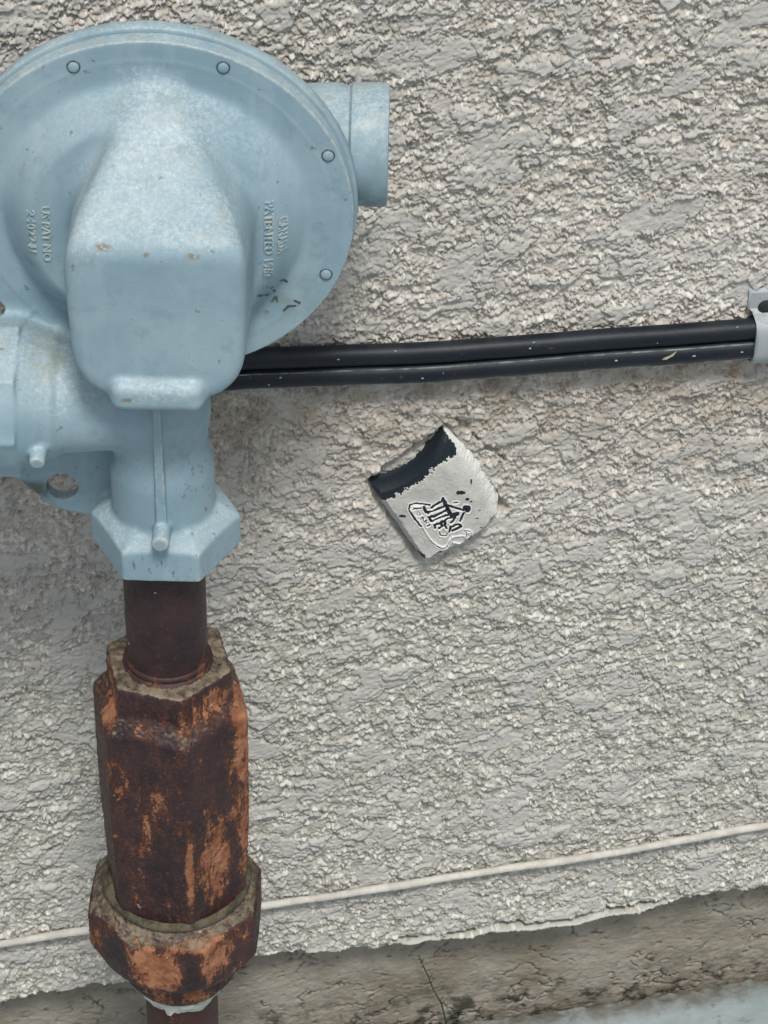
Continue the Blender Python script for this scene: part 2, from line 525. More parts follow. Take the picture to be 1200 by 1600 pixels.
def mat_simple(name, col, rough=0.7, col2=None, scale=200, spec=0.3, bump=0.3, metal=0.0):
    m, nt, b = new_mat(name, rough, spec, metal)
    n = NB(nt)
    c = n.mix(n.ramp(n.noise(scale, 4, 0.65), 0.38, 0.62), col, col2 or tuple(q * 0.7 for q in col))
    nt.links.new(c, b.inputs['Base Color'])
    if bump: n.bump(b, n.noise(scale * 4, 3, 0.6), bump, 0.0004)
    return m

def mat_cable():
    m, nt, b = new_mat('cable_jacket', 0.46, 0.32)
    n = NB(nt)
    c = n.mix(n.ramp(n.noise(30, 4, 0.6, n.mapping((0.4, 1, 1))), 0.35, 0.7), (0.006, 0.010, 0.016), (0.014, 0.020, 0.028))
    c = n.mix(n.ramp(n.noise(380, 3, 0.6), 0.66, 0.74, 0, 0.35), c, (0.12, 0.13, 0.13))
    c = n.mix(n.math('MULTIPLY', n.ramp(n.nz(), 0.3, 0.9), n.ramp(n.noise(120, 4), 0.3, 0.7, 0.0, 0.25)), c, (0.05, 0.06, 0.07))
    nt.links.new(c, b.inputs['Base Color'])
    n.bump(b, n.noise(700, 3, 0.6), 0.25, 0.0003)
    return m

def mat_marker():
    m, nt, b = new_mat('marker_paint', 0.6, 0.3)
    n = NB(nt)
    c = n.mix(n.ramp(n.noise(120, 4, 0.6), 0.35, 0.65), (0.42, 0.42, 0.40), (0.53, 0.525, 0.50))
    c = n.mix(n.ramp(n.attr('white'), 0.2, 0.9, 0, 0.85), c, (0.74, 0.75, 0.73))
    c = n.mix(n.ramp(n.attr('black'), 0.45, 0.6), c, (0.012, 0.020, 0.028))
    nt.links.new(c, b.inputs['Base Color'])
    n.bump(b, n.noise(800, 3, 0.6), 0.3, 0.0003)
    return m

M_STUCCO, M_FOUND, M_SLAB = mat_stucco(), mat_foundation(), mat_slab()
M_REG = mat_regulator()
M_REG2 = mat_regulator('casing_paint', 0.0)
M_RING = mat_simple('seam_hole_dark', (0.022, 0.026, 0.028), 0.8)
M_GAP_SHADE = mat_simple('recess_shade', (0.05, 0.065, 0.07), 0.8, (0.14, 0.18, 0.20), 900)
M_CABLE = mat_cable()

# ---------------------------------------------------------------- wall frame
YAW = math.radians(10.5)
WY = 105.0
cA, sA = math.cos(YAW), math.sin(YAW)

def W(u, z, n=0.0):
    """wall coords (along wall, up, outwards) -> world mm"""
    return (u * cA + n * sA, WY + u * sA - n * cA, z)

def wv(U, Z, N):
    return np.stack([U * cA + N * sA, WY + U * sA - N * cA, Z], -1)

def wall_root(o):                      # place an object whose mesh is in (u, -n, z) wall-local coords
    o.location = (0, WY * MM, 0)
    o.rotation_euler = (0, 0, YAW)
    return o

def wl(V):
    """wall coords array (u,z,n) -> wall-local xyz"""
    V = np.asarray(V, float)
    return np.stack([V[..., 0], -V[..., 2], V[..., 1]], -1)

BLK = dict(T=(116.1, -6.8), R=(144.5, -54.0), B=(106.0, -77.3), L=(82.8, -32.9))

def edge_z(u):
    """lower edge of the stucco coat"""
    base = np.interp(u, [-1500, -105, -38, 35, 95, 130, 181, 248, 255, 302, 1500],
                     [-356, -353, -347.2, -340.5, -345, -342.7, -342.8, -337.3, -332.5, -331, -331])
    return base + 1.6 * perlin(u / 19.0, u * 0 + 3.3, 5) + 0.6 * perlin(u / 7.0, u * 0 + 1.3, 6)

def axis(lo, hi, step, out_lo, out_hi, nout):
    core = np.arange(lo, hi, step)
    def grow(d):
        t = np.linspace(0, 1, nout + 1)[1:]
        a = step * nout
        return t * a + (d - a) * t ** 4
    left = (lo - grow(lo - out_lo))[::-1] if out_lo is not None else np.array([])
    right = core[-1] + grow(out_hi - core[-1]) if out_hi is not None else np.array([])
    return np.concatenate([left, core, right])

def build_stucco():
    gk = np.concatenate([1.05 ** np.arange(56), 1.05 ** 56 * 1.35 ** np.arange(14)])
    gcum = np.cumsum(gk)                                             # spacing that slowly widens beyond the fine middle
    zc = np.concatenate([np.arange(-362, 226, 0.565), 226 + gcum * 0.565])
    fine_u = np.linspace(0, 1, 800)
    def urange(z):
        t = np.clip((z + 368) / 600.0, 0, 1)
        return -112 + 40 * t, 318 - 68 * t
    rows_u, rows_s = [], []
    for z in zc:
        a, b = urange(z)
        st = (b - a) / 800
        rows_u.append(np.concatenate([(a - gcum * st)[::-1], a + (b - a) * fine_u, b + gcum * st]))
    sp_u = np.concatenate([gk[::-1], np.ones(800), gk])[None, :]
    sp_z = np.concatenate([np.ones(len(zc) - len(gk)), gk])[:, None]
    U = np.array(rows_u, np.float32)
    Z = np.repeat(zc[:, None], U.shape[1], 1).astype(np.float32)
    keep = np.clip(1 - (np.maximum(sp_u, sp_z) - 1.8) / 2.5, 0, 1).astype(np.float32)   # relief too fine for the wide spacing fades out
    keep2 = np.clip(1 - (np.maximum(sp_u, sp_z) - 5) / 9, 0, 1).astype(np.float32)
    # ---- relief (mm)
    wx = 5 * fbm(U / 16, Z / 12, 11, 3); wy = 4 * fbm(U / 16 + 9, Z / 12, 12, 3)
    sk = Z - 0.10 * U                                                # trowel direction climbs slightly to the right
    low = sstep(40, -60, Z)                                          # the lower coat is calmer
    h = 1.0 * fbm(U / 80, Z / 80, 1, 2)
    def plateau(lx, lz, s_, thr, wdt, kx=1.0, gain=0.62):
        f = fbm((U + kx * wx) / lx + s_, (sk + kx * wy) / lz - s_, s_, 6, gain)
        return f, sstep(thr, thr + wdt, f)
    f1, P1 = plateau(25, 16.5, 21, 0.07, 0.045)
    f2, P2 = plateau(13, 9.5, 31, 0.05, 0.06, -1.0)
    f3, P3 = plateau(6.0, 4.0, 41, 0.02, 0.10, 0.5, 0.6)
    f4, P4 = plateau(36, 23, 141, 0.10, 0.035, 1.0, 0.58)            # troweled smooth flakes
    smooth = np.clip(P4 + 0.7 * P1 * sstep(0.10, 0.22, f1), 0, 1)
    brk = 0.35 + 0.65 * sstep(-0.2, 0.2, fbm(U / 15, Z / 15, 77, 2))
    def groove(f, thr, wd): return np.exp(-((f - thr + 0.6 * wd) / wd) ** 2) * brk
    h -= 0.75 * groove(f1, 0.07, 0.020) + 0.6 * groove(f2, 0.05, 0.030) + 1.0 * groove(f4, 0.10, 0.018)
    h += 1.35 * P1 + 0.8 * P2 * (1 - 0.5 * P4) + 0.55 * P3 * (1 - 0.8 * smooth) + 1.4 * P4
    # grit: rounded grains of several sizes, with empty spots between them
    jx = 0.7 * fbm(U / 2.4, Z / 2.4, 51, 2); jz = 0.7 * fbm(U / 2.4, Z / 2.4, 52, 2)
    a1, b1, r1 = worley((U + jx) / 2.5, (Z + jz) / 2.1, 1)
    dome1 = np.sqrt(np.clip(1 - (a1 / 0.62) ** 2, 0, 1)) * sstep(0.45, 0.75, r1)
    a2, b2, r2 = worley((U - jz) / 1.55 + 50, (Z + jx) / 1.40, 2)
    dome2 = np.sqrt(np.clip(1 - (a2 / 0.70) ** 2, 0, 1)) * sstep(0.12, 0.5, r2) * (0.6 + 0.4 * r2)
    dens = sstep(-0.25, 0.3, fbm(U / 11, sk / 8, 61, 3))
    h += keep * (1 - 0.82 * smooth) * (0.95 * dome1 * (0.25 + 0.75 * dens) + (1.0 - 0.15 * low) * dome2 * (0.55 + 0.45 * dens))
    # trowel swirls, hairline cracks, pinholes
    h += 0.20 * perlin((U + 2 * wx) / 6, (sk + 1.5 * wy) / 1.5, 71) * (0.5 + 0.8 * smooth) + 0.16 * perlin(U / 1.7, sk / 1.3, 72)
    cr_ = np.abs(fbm((U + wx * 1.4) / 22, (sk + wy) / 11, 81, 5, 0.65))
    crack = sstep(0.016, 0.0, cr_) * sstep(0.0, 0.3, fbm(U / 24, Z / 20, 91, 2))
    h -= 1.3 * crack
    pit = sstep(0.40, 0.50, fbm(U / 3.6, sk / 2.6, 95, 3, 0.6))
    h -= 1.9 * pit * (1 - 0.8 * smooth)
    # ---- the block let into the wall: a hollow behind it and a gap on its right
    c = np.array([BLK['T'], BLK['R'], BLK['B'], BLK['L']])
    dpoly = np.full(U.shape, -1e9, np.float32)
    for i in range(4):
        p, q = c[i], c[(i + 1) % 4]
        t = (q - p) / np.linalg.norm(q - p)
        nn = np.array([-t[1], t[0]])                                  # outward for clockwise corners
        dpoly = np.maximum(dpoly, (U - p[0]) * nn[0] + (Z - p[1]) * nn[1])
    near = sstep(16, 0, dpoly)
    h = h * (1 - 0.35 * near) + 1.1 * near * sstep(0, 4, dpoly)
    ragged = dpoly + 1.3 * fbm(U / 4, Z / 4, 99, 3)
    h -= 4.0 * sstep(1.4, -1.2, ragged)
    h -= 2.6 * sstep(2.6, 0.4, np.abs(ragged - 0.8) + 2.2 * fbm(U / 9, Z / 9, 97, 3))
    p, q = np.array([119.0, 1.0]), np.array([144.0, -26.0])           # crevice along the upper right side
    tt = np.clip(((U - p[0]) * (q - p)[0] + (Z - p[1]) * (q - p)[1]) / ((q - p) @ (q - p)), 0, 1)
    dd = np.hypot(U - p[0] - tt * (q - p)[0], Z - p[1] - tt * (q - p)[1]) + 5.0 * fbm(U / 9, Z / 9, 98, 4) + 0.6
    h -= 4.5 * sstep(2.4, 0.2, dd)
    # ---- lower edge: cracks behind a loosened strip, then the fold back under the coat
    E_ = edge_z(U)
    de = Z - E_
    h = h * keep2
    strip = sstep(96, 110, U) * sstep(248, 240, U)
    lift = 2.6 + 1.2 * perlin(U / 23, U * 0, 17) + 0.45 * perlin(U / 5, Z / 5, 18)
    opening = sstep(-0.25, 0.35, perlin(U / 26, U * 0 + 4, 19) + 0.35)
    onlip = strip * sstep(lift + 0.9, lift - 0.2, de) * opening
    h = h * (1 - 0.6 * onlip) + 3.0 * onlip * sstep(-0.5, 1.5, de)
    smooth = np.maximum(smooth, strip * opening * (de < lift))
    gm = strip * opening * sstep(1.7, 0.7, np.abs(de - lift - 2.2 - 0.6 * perlin(U / 4, U * 0, 27))) * sstep(-0.45, -0.1, perlin(U / 12, U * 0 + 8, 29))
    h -= 6.0 * gm
    h += 0.8 * sstep(26, 4, de) * (de > 0) - 1.6 * sstep(2.2, 0.0, de)
    h = np.where(de > -8, h, h * 0)
    below = np.clip(-de, 0, None)
    N = h - np.minimum(below * 6.0, 24.0)
    Zp = np.where(de < 0, E_ + 0.02 * below, Z) 
    hf = h
    Zp = Zp - np.where(de > 1.5, 0.12, 0.0) * (hf - 1.5)              # lumps sag, so their undersides overhang
    Zp = Zp - 3.6 * gm - 2.5 * sstep(2.4, 0.2, dd)
    N0 = -0.0
    V = np.stack([U, -(N + N0), Zp], -1).reshape(-1, 3)
    nu, nv = U.shape
    Q = grid_faces(nu, nv)
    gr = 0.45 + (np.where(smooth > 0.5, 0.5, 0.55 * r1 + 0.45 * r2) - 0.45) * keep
    smooth = smooth * keep2
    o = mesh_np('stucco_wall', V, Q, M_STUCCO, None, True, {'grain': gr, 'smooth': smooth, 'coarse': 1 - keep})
    wall_root(o)
    tag(o, 'rough pale stucco wall with a ragged lower edge behind the regulator', 'wall')
    return o

build_stucco()

def build_foundation():
    zc = np.concatenate([[-560, -500, -460], np.arange(-440, -296, 0.75), [-285, -270]])
    uc = np.concatenate([[-1400, -900, -500, -250], np.arange(-125, 335, 0.75), [450, 700, 1000, 1400]])
    Z, U = np.meshgrid(zc, uc, indexing='ij')
    wx = 4 * fbm(U / 14, Z / 12, 111, 3)
    h = 1.6 * fbm(U / 45, Z / 30, 101, 3) + 0.7 * fbm(U / 9, Z / 5, 102, 5, 0.6)
    h += 0.55 * fbm(U / 3.0, Z / 1.5, 106, 3, 0.7)
    a, b_, r = worley(U / 5 + wx / 5, Z / 2.6, 9)
    h += 0.35 * sstep(0.5, 0.0, a) * sstep(0.1, 0.5, fbm(U / 20, Z / 14, 105, 2) + 0.3)
    crk = np.abs(fbm((U + wx) / 30, (Z + wx) / 22, 103, 4, 0.6))
    h -= 4.0 * sstep(0.026, 0.006, crk) * sstep(-0.15, 0.15, fbm(U / 40, Z / 30, 104, 2))
    h -= 1.5 * sstep(0.33, 0.45, fbm(U / 8, Z / 4.2, 107, 4, 0.6))
    V = np.stack([U, -(-13.5 + h), Z], -1).reshape(-1, 3)
    o = wall_root(mesh_np('concrete_foundation', V, grid_faces(*U.shape), M_FOUND))
    tag(o, 'brown cracked concrete footing below the lower edge of the stucco', 'foundation')

build_foundation()

SLAB_Z = -414.0
def build_slab():
    # grey-blue painted slab that meets the footing; n = distance out from the stucco face
    nc = np.concatenate([np.arange(-13, 70, 0.8), 70 + 6000 * np.linspace(0, 1, 26) ** 3.2])
    uc = np.concatenate([-130 - 5000 * np.linspace(1, 0.02, 14) ** 3, np.arange(-125, 345, 0.8), 350 + 5000 * np.linspace(0.02, 1, 14) ** 3])
    U, N = np.meshgrid(uc, nc, indexing='ij')
    zline = np.interp(U, [-120, 60, 130, 205, 260, 310], [-424, -422, -422, -421, -417, -414])
    zl = np.where((U < -120) | (U > 310), np.clip(zline, -428, -401.5), zline)
    rag = 3.0 * fbm(U / 14, N * 0 + 3, 121, 5, 0.65) - 8.2
    e = sstep(16, 2, N - rag)
    h = zl + 1.2 * fbm(U / 26, N / 26, 122, 3) + 0.5 * fbm(U / 7, N / 7, 123, 4) + 1.8 * e * fbm(U / 8, N / 5, 124, 4, 0.6)
    h -= sstep(rag + 2.2, rag, N) * 12
    far = sstep(60, 250, N)
    h = h * (1 - far) + far * -415.0
    V = np.stack([U, -N, h], -1).reshape(-1, 3)
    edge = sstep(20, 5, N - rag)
    q = grid_faces(*U.shape)
    o = wall_root(mesh_np('pavement', V, q, M_SLAB, None, True, {'edge': edge}))
    tag(o, kind='structure')
build_slab()

# ---------------------------------------------------------------- gas regulator
def sd_cover(X, Y, Z):
    r = np.sqrt((X - 0.3) ** 2 + ((Z - 174.5) * 1.035) ** 2)
    flange = smax(r - 74.2, smax(15.0 - Y, Y - 22.1, 0.5), 0.6)
    # dished dome: front surface depth as a function of r
    top = 15 - 13.0 * sstep(60.5, 44.0, r) - 2.5 * sstep(44, 10, r) + 1.2 * sstep(69, 63.5, r)
    dome = smax((top - Y) * 0.75, smax(r - 66.0, Y - 20.0, 1.0), 1.0)
    d = smin(flange, dome, 1.5)
    # tower
    Xc = X - 4.8
    side = smax(np.abs(Xc) - 33.0 + 0.035 * (194 - Z) - 0.03 * (Y + 38), 0 * Z - 60, 0.1)
    nl = math.radians(32)
    lroof = (-(X + 27.5) * math.cos(nl) + (Z - 191) * math.sin(nl))
    nr = math.radians(38)
    rroof = ((X - 37.5) * math.cos(nr) + (Z - 192.5) * math.sin(nr))
    ra = math.radians(55)                                            # sloping top
    roof = (Z - 193.5) * math.sin(ra) + (-38 - Y) * math.cos(ra)
    bot = 126.5 - Z + 0.0012 * Xc ** 2
    front = -39.0 - Y + 0.0016 * Xc ** 2
    t = smax(side, lroof, 7.0)
    t = smax(t, rroof, 7.0)
    t = smax(t, bot, 20.0)
    t = smax(t, roof, 5.0)
    t = smax(t, front, 5.0)
    t = smax(t, Y - 18.0, 1.0)
    d = smin(d, t, 5.5)
    lip = rbox(X, Y, Z, (4.3, -37.0, 131.0), (17.2, 6.6, 6.4), 4.6)
    d = smin(d, lip, 2.6)
    return d

def sd_valve(X, Y, Z):
    # horizontal arm to the left
    t = np.clip((X + 62) / 62.0, 0, 1)
    rad = 24.0 - 5.0 * t
    arm = np.sqrt((Y + 1) ** 2 + (Z - 100.5) ** 2) - rad
    arm = smax(arm * 0.98, smax(X - 2, -96 - X, 1), 1)
    el = np.sqrt((X - 0.5) ** 2 + (Y + 1) ** 2 + (Z - 98) ** 2) - 19.2
    d = smin(arm, el, 3)
    col = smax(ngon(Y + 1, Z - 100.5, 29.5, 8, math.radians(67.5), 0.6), smax(X + 50.5, -96 - X, 1.0), 1.5)
    cone = smax(np.sqrt((Y + 1) ** 2 + (Z - 100.5) ** 2) - 24.0 - np.clip((-40 - X), 0, 12) * 0.5, smax(X + 38, -60 - X, 3), 3)
    d = smin(d, smin(col, cone, 1.5), 4)
    # neck and hexagon
    rn = 18.3 + 2.2 * sstep(82, 66, Z)
    neck = smax(np.sqrt((X - 1) ** 2 + Y ** 2) - rn, smax(Z - 98, 32 - Z, 1), 1)
    d = smin(d, neck, 5)
    hx = ngon(X - 1.6, Y, 26.0, 6, math.radians(30 + 60), 0.9)
    slope = (Z - 43.8) * 0.78 + (0.6 * (hx + 26.0) + 0.4 * np.sqrt((X - 1.6) ** 2 + Y ** 2) - 26.6) * 0.62
    hexa = smax(hx, smax(smax(slope, Z - 57, 2.0), 29.2 - Z, 0.8), 1.0)
    d = smin(d, hexa, 1.6)
    # mounting ear with a hole
    e = smax(rbox(X, Y, Z, (-35, 12, 60), (28, 3.0, 30), 1.0), (-(X + 33) * 0.22 - (Z - 33.5) * 0.975), 2)
    e = smax(e, -(X + 57) * 0.72 - (Z - 48) * 0.69, 5)
    hole = np.sqrt((X + 40.3) ** 2 + (Z - 47.8) ** 2) - 6.3
    e = smax(e, -hole, 1.0)
    d = smin(d, e, 2.5)
    # thin rib down the front of the neck, ending in a boss
    rib = rbox(X, Y, Z, (2.0, -16.0 , 82), (2.2 - 0.012 * (Z - 52), 6.3, 29), 0.4)
    d = smin(d, rib, 0.9)
    ky = -24.5
    knob = smax(np.sqrt((X - 2.2) ** 2 + (Z - 52.5) ** 2) - 3.5, smax(-31.5 - Y, Y + 12, 0.5), 1.0)
    d = smin(d, knob, 1.4)
    # short pin on the arm
    ang = math.radians(12)
    yy = (Y + 20) * math.cos(ang) + (Z - 94) * math.sin(ang)
    zz = -(Y + 20) * math.sin(ang) + (Z - 94) * math.cos(ang)
    pin = smax(np.sqrt((X + 43) ** 2 + zz ** 2) - 3.4 - 0.03 * (yy), smax(-12.5 - yy, yy - 6, 0.5), 1.0)
    d = smin(d, pin, 2.2)
    return d

K_BL = 6.0
def sd_reg(X, Y, Z):
    return smin(sd_cover(X, Y, Z), sd_valve(X, Y, Z), K_BL)

def split_faces(V, Q, N, mask):
    """submesh of faces where mask"""
    q = Q[mask]
    used, inv = np.unique(q, return_inverse=True)
    return V[used], inv.reshape(q.shape), N[used]

reg = empty('gas_regulator', (0, 0, 29))
tag(reg, 'pale blue painted gas regulator with round casing on the rusty riser pipe', 'gas regulator')
def reparent(o, root):
    o.parent = root
    o.location = -root.location
    return o

V, Q, N = surface_nets(sd_reg, (-98, -46, 24), (80, 25, 252), 0.85)
# cast skin: faint unevenness
bump_ = 0.22 * fbm(V[:, 0] / 9 + V[:, 1] / 14, V[:, 2] / 9 - V[:, 1] / 11, 201, 4, 0.55) + 0.06 * fbm(V[:, 0] / 1.6, V[:, 2] / 1.6 + V[:, 1] / 2, 202, 2)
V = V + N * bump_[:, None]
fc = V[Q].mean(1)
is_cov = sd_cover(fc[:, 0], fc[:, 1], fc[:, 2]) < sd_valve(fc[:, 0], fc[:, 1], fc[:, 2])
for nm, mk in (('front_cover', is_cov), ('valve_body', ~is_cov)):
    v, q, nn = split_faces(V, Q, N, mk)
    reparent(mesh_np(nm, v, q, M_REG, None, True, None, nn), reg)

# depth of the front surface, for things that sit on it
_gx, _gz = np.arange(-75, 76, 1.0), np.arange(100, 250, 1.0)
_gy = np.arange(-46, 20, 0.5)
_S = sd_reg(_gx[:, None, None].astype(np.float32), _gy[None, :, None].astype(np.float32), _gz[None, None, :].astype(np.float32))
SURF = _gy[np.argmax(_S < 0, axis=1)] - 0.2
def surf_y(x, z):
    i = np.clip((np.asarray(x) + 75), 0, 149.99); j = np.clip(np.asarray(z) - 100, 0, 148.99)
    a, b = i.astype(int), j.astype(int); fa, fb = i - a, j - b
    return (SURF[a, b] * (1 - fa) * (1 - fb) + SURF[a + 1, b] * fa * (1 - fb) + SURF[a, b + 1] * (1 - fa) * fb + SURF[a + 1, b + 1] * fa * fb)

# rear casing with its flange
o = lathe('gasket', [(70, 20.2), (72.8, 20.2), (72.8, 23.1), (70, 23.1)], M_RING, None, 128, 'y', (0.3, 0, 174.5), 50)
for v in o.data.vertices:
    v.co.z = 0.1745 + (v.co.z - 0.1745) / 1.035
reparent(o, reg)
prof = [(70, 22.7), (74.7, 22.75), (75.2, 23.1), (75.4, 23.8), (75.5, 28.0), (74.3, 29.4), (66, 29.8), (62, 31.5),
        (56, 40), (48, 52), (36, 60), (18, 64), (0.1, 65)]
o = lathe('rear_casing', prof, M_REG2, None, 128, 'y', (0.3, 0, 174.5), 50)
for v in o.data.vertices:
    v.co.z = 0.1745 + (v.co.z - 0.1745) / 1.035
reparent(o, reg)
# vent port
vp = [(21.5, 40), (22.6, 58), (23.0, 66), (22.0, 70.4), (22.0, 71.6), (23.3, 72.6), (23.5, 85), (22.8, 86.4), (20.5, 86.6), (19.5, 85), (19.3, 60)]
o = lathe('vent_port', vp, M_REG2, None, 96, 'x', (0, 50, 185), 35)
reparent(o, reg)
# screws round the rim
for k, (x, z) in enumerate([(-26.5, 235.3), (27.0, 236.6), (64.7, 201.2), (64.2, 149.2), (-64.5, 199.5)]):
    y = 14.9
    s = lathe('screw', [(0.05, -1.0), (1.5, -1.0), (1.95, -0.7), (2.05, 0.8)], M_REG2, None, 24, 'y', (x, y, z), 50)
    reparent(s, reg)
    g_ = lathe('recess_shade_ring', [(2.06, -0.10), (2.2, -0.32), (2.5, -0.25), (2.6, 0.3)], M_GAP_SHADE, None, 24, 'y', (x, y, z), 50)  # dark ring paints the shaded gap round the screw, no groove is cut
    g_.parent = s

# cast lettering that follows the dome
def cast_text(s, size, x, z, mat, width=1.0, depth=0.65, tilt=0.0, length=None):
    cu_ = bpy.data.curves.new('lettering', 'FONT')
    cu_.body = s; cu_.size = size; cu_.extrude = 0.001; cu_.resolution_u = 2; cu_.offset = 0.05
    cu_.align_x = 'LEFT'; cu_.align_y = 'CENTER'
    to = bpy.data.objects.new('lettering', cu_)
    COL.objects.link(to)
    bpy.context.view_layer.update()
    me0 = to.evaluated_get(bpy.context.evaluated_depsgraph_get()).to_mesh()
    co = np.array([v.co[:] for v in me0.vertices])
    fcs = [tuple(p.vertices) for p in me0.polygons]
    to.to_mesh_clear()
    bpy.data.objects.remove(to); bpy.data.curves.remove(cu_)
    if length: co[:, 0] *= length / co[:, 0].max()
    # reading downwards: text x -> -z, text y -> +x
    X_ = x + co[:, 1] + tilt * co[:, 0]
    Z_ = z - co[:, 0] + tilt * co[:, 1]
    front = co[:, 2] > 0
    Y_ = surf_y(X_, Z_) + np.where(front, -depth, 0.6)
    o = mesh_py('lettering', np.stack([X_, Y_, Z_], -1), fcs, mat, None, False)
    return reparent(o, reg)

cast_text('CANADA', 4.8, 48.5, 180.5, M_REG, tilt=-0.03, length=16)
cast_text('PATENTED 1962', 4.8, 43.5, 188.5, M_REG, tilt=-0.02, length=34)
cast_text('US PAT NO', 4.4, -38.5, 184.0, M_REG, tilt=-0.02, length=24)
cast_text('2402241', 4.4, -44.0, 182.0, M_REG, tilt=-0.02, length=18.5)

# faint ink scrawl
M_INK = mat_simple('ink', (0.055, 0.075, 0.085), 0.7, (0.10, 0.13, 0.14), 500)
def scrawl(pts, w=0.5):
    P = np.array(pts, float)
    t = np.linspace(0, len(P) - 1, 6 * len(P))
    X_ = np.interp(t, range(len(P)), P[:, 0]); Z_ = np.interp(t, range(len(P)), P[:, 1])
    Vv = []
    dx, dz = np.gradient(X_), np.gradient(Z_)
    L = np.hypot(dx, dz) + 1e-6
    ww = w * (0.5 + 0.5 * np.sin(np.linspace(0.3, 2.9, len(t))))
    a = np.stack([X_ - dz / L * ww, Z_ + dx / L * ww], -1); b_ = np.stack([X_ + dz / L * ww, Z_ - dx / L * ww], -1)
    P2 = np.stack([a, b_], 1).reshape(-1, 2)
    Y_ = surf_y(P2[:, 0], P2[:, 1]) - 0.12
    Vv = np.stack([P2[:, 0], Y_, P2[:, 1]], -1)
    Fc = [(2 * i, 2 * i + 2, 2 * i + 3, 2 * i + 1) for i in range(len(t) - 1)]
    reparent(mesh_py('ink_mark', Vv, Fc, M_INK, None, True), reg)
for s in ([(39, 146), (40.5, 143), (43, 140)], [(42, 147.5), (43.5, 147), (45, 141)], [(47, 147.5), (48.6, 147), (49.6, 145)],
          [(43.5, 136), (45.3, 138.6), (45.8, 136)], [(52, 137), (54, 136), (56.2, 135), (53.5, 134)], [(48, 132), (50, 134.2), (53, 134.5)]):
    scrawl(s, 0.55)

# ---------------------------------------------------------------- riser pipe and union
M_PIPE = mat_rust('pipe_rust', 0.3, [((0, 0, -33), (40, 40, 8), 0.08), ((0, 0, 10), (60, 60, 60), -0.05)], dark=(0.022, 0.014, 0.017), top=False, seed=3.1)
M_UNION = mat_rust('union_rust', 1.0, [
    ((19, -24, -134), (9, 30, 40), 0.17), ((9, -31, -130), (2.6, 12, 46), 0.16), ((-24, -16, -44), (7, 22, 22), 0.17),
    ((-20, -24, -80), (11, 20, 20), 0.10), ((31, -8, -95), (6, 26, 75), 0.15), ((20, -20, -46), (13, 20, 12), 0.13),
    ((8, -28, -54), (4, 12, 22), 0.14), ((30, -5, -56), (8, 26, 10), 0.16), ((-8, -28, -100), (16, 16, 22), 0.03), ((-26, -14, -166), (16, 24, 7), 0.12)], seed=0.7)
M_NUT = mat_rust('nut_rust', 1.0, [
    ((-8, -38, -186), (20, 26, 20), 0.20), ((20, -30, -182), (18, 24, 16), 0.16), ((-38, -8, -192), (8, 26, 26), 0.13), ((0, -26, -216), (30, 30, 14), 0.10),
    ((14, -36, -172), (18, 14, 6), 0.2), ((-25, -30, -188), (6, 16, 20), -0.12)], seed=1.9)
M_OPIPE = mat_rust('lower_pipe_rust', 0.3, dark=(0.045, 0.014, 0.012), top=False, seed=5.0)

pp = empty('rusty_pipe', (0, 0, -36))
tag(pp, 'short dark rusty pipe between the blue regulator and the union', 'pipe')
def barrel(name, z0, z1, R, mat, root, seed):
    zs = np.linspace(z0, z1, 90); th = np.linspace(0, 2 * math.pi, 97)[:-1]
    T, Zz = np.meshgrid(th, zs, indexing='ij')
    rr = R + 0.12 * fbm(T * 9, Zz / 7, seed, 4) + 0.10 * fbm(T * 26, Zz / 2, seed + 1, 2)
    Vb = np.stack([rr * np.cos(T), rr * np.sin(T), Zz], -1).reshape(-1, 3)
    return reparent(mesh_np(name, Vb, grid_faces(96, 90, True), mat), root)
barrel('barrel', -36, 31, 16.7, M_PIPE, pp, 301)
th_ = lathe('thread_ring', [(16.6, -30.6), (17.5, -31.0), (17.8, -32.5), (17.4, -33.4), (18.6, -34.0), (19.2, -35.2)], M_PIPE, None, 64, 'z', (0, 0, 0), 60, 0.004)
reparent(th_, pp)

un = empty('union_fitting', (0, 0, -230))
tag(un, 'large rust covered pipe union with hexagonal body and big lower nut', 'pipe union')
A0 = math.radians(-75 + 30)
def sd_ubody(X, Y, Z):
    r = np.sqrt(X * X + Y * Y)
    hx1 = ngon(X - 0.2, Y, 24.2 + 0 * Z, 6, A0, 2.2)
    top = smax(Z + 34.4 + 0.05 * (22 - r) , -70 - Z, 0.5)
    d1 = smax(hx1, top, 2.4)
    ap = 30.2 - 1.6 * sstep(-100, -168, Z)
    hx2 = ngon(X - 0.2, Y, ap, 6, A0, 0.5)
    rc = 34.6 - 2.6 * sstep(-120, -168, Z)
    b2 = smax(hx2, r - rc, 1.2)
    shoulder = (Z + 49.5) * 0.62 + (0.5 * r + 0.5 * (hx2 + ap) - 25.8) * 0.785
    b2 = smax(b2, smax(shoulder, -176 - Z, 1), 0.8)
    return smin(d1, b2, 0.5)
def sd_nut(X, Y, Z):
    r = np.sqrt(X * X + Y * Y)
    hx = ngon(X + 1, Y, 37.4, 8, math.radians(-90 - 2), 0.8)
    top = smax(Z + 164.5, 0.74 * (Z + 173.2) + 0.67 * (r - 38.2), 2.0)
    low = -(Z + 200) * 0.62 + (r - 37.6) * 0.78
    d = smax(smax(hx, top, 1.2), smax(low, -214 - Z, 0.8), 1.6)
    hx2 = ngon(X, Y, 24.8, 8, math.radians(-90 + 3), 0.8)
    t2 = smax(hx2, smax(Z + 205, -(Z + 225) * 0.6 + (r - 24) * 0.8, 1), 1.0)
    t2 = smax(t2, -230 - Z, 0.6)
    d = smin(d, t2, 1.5)
    return d
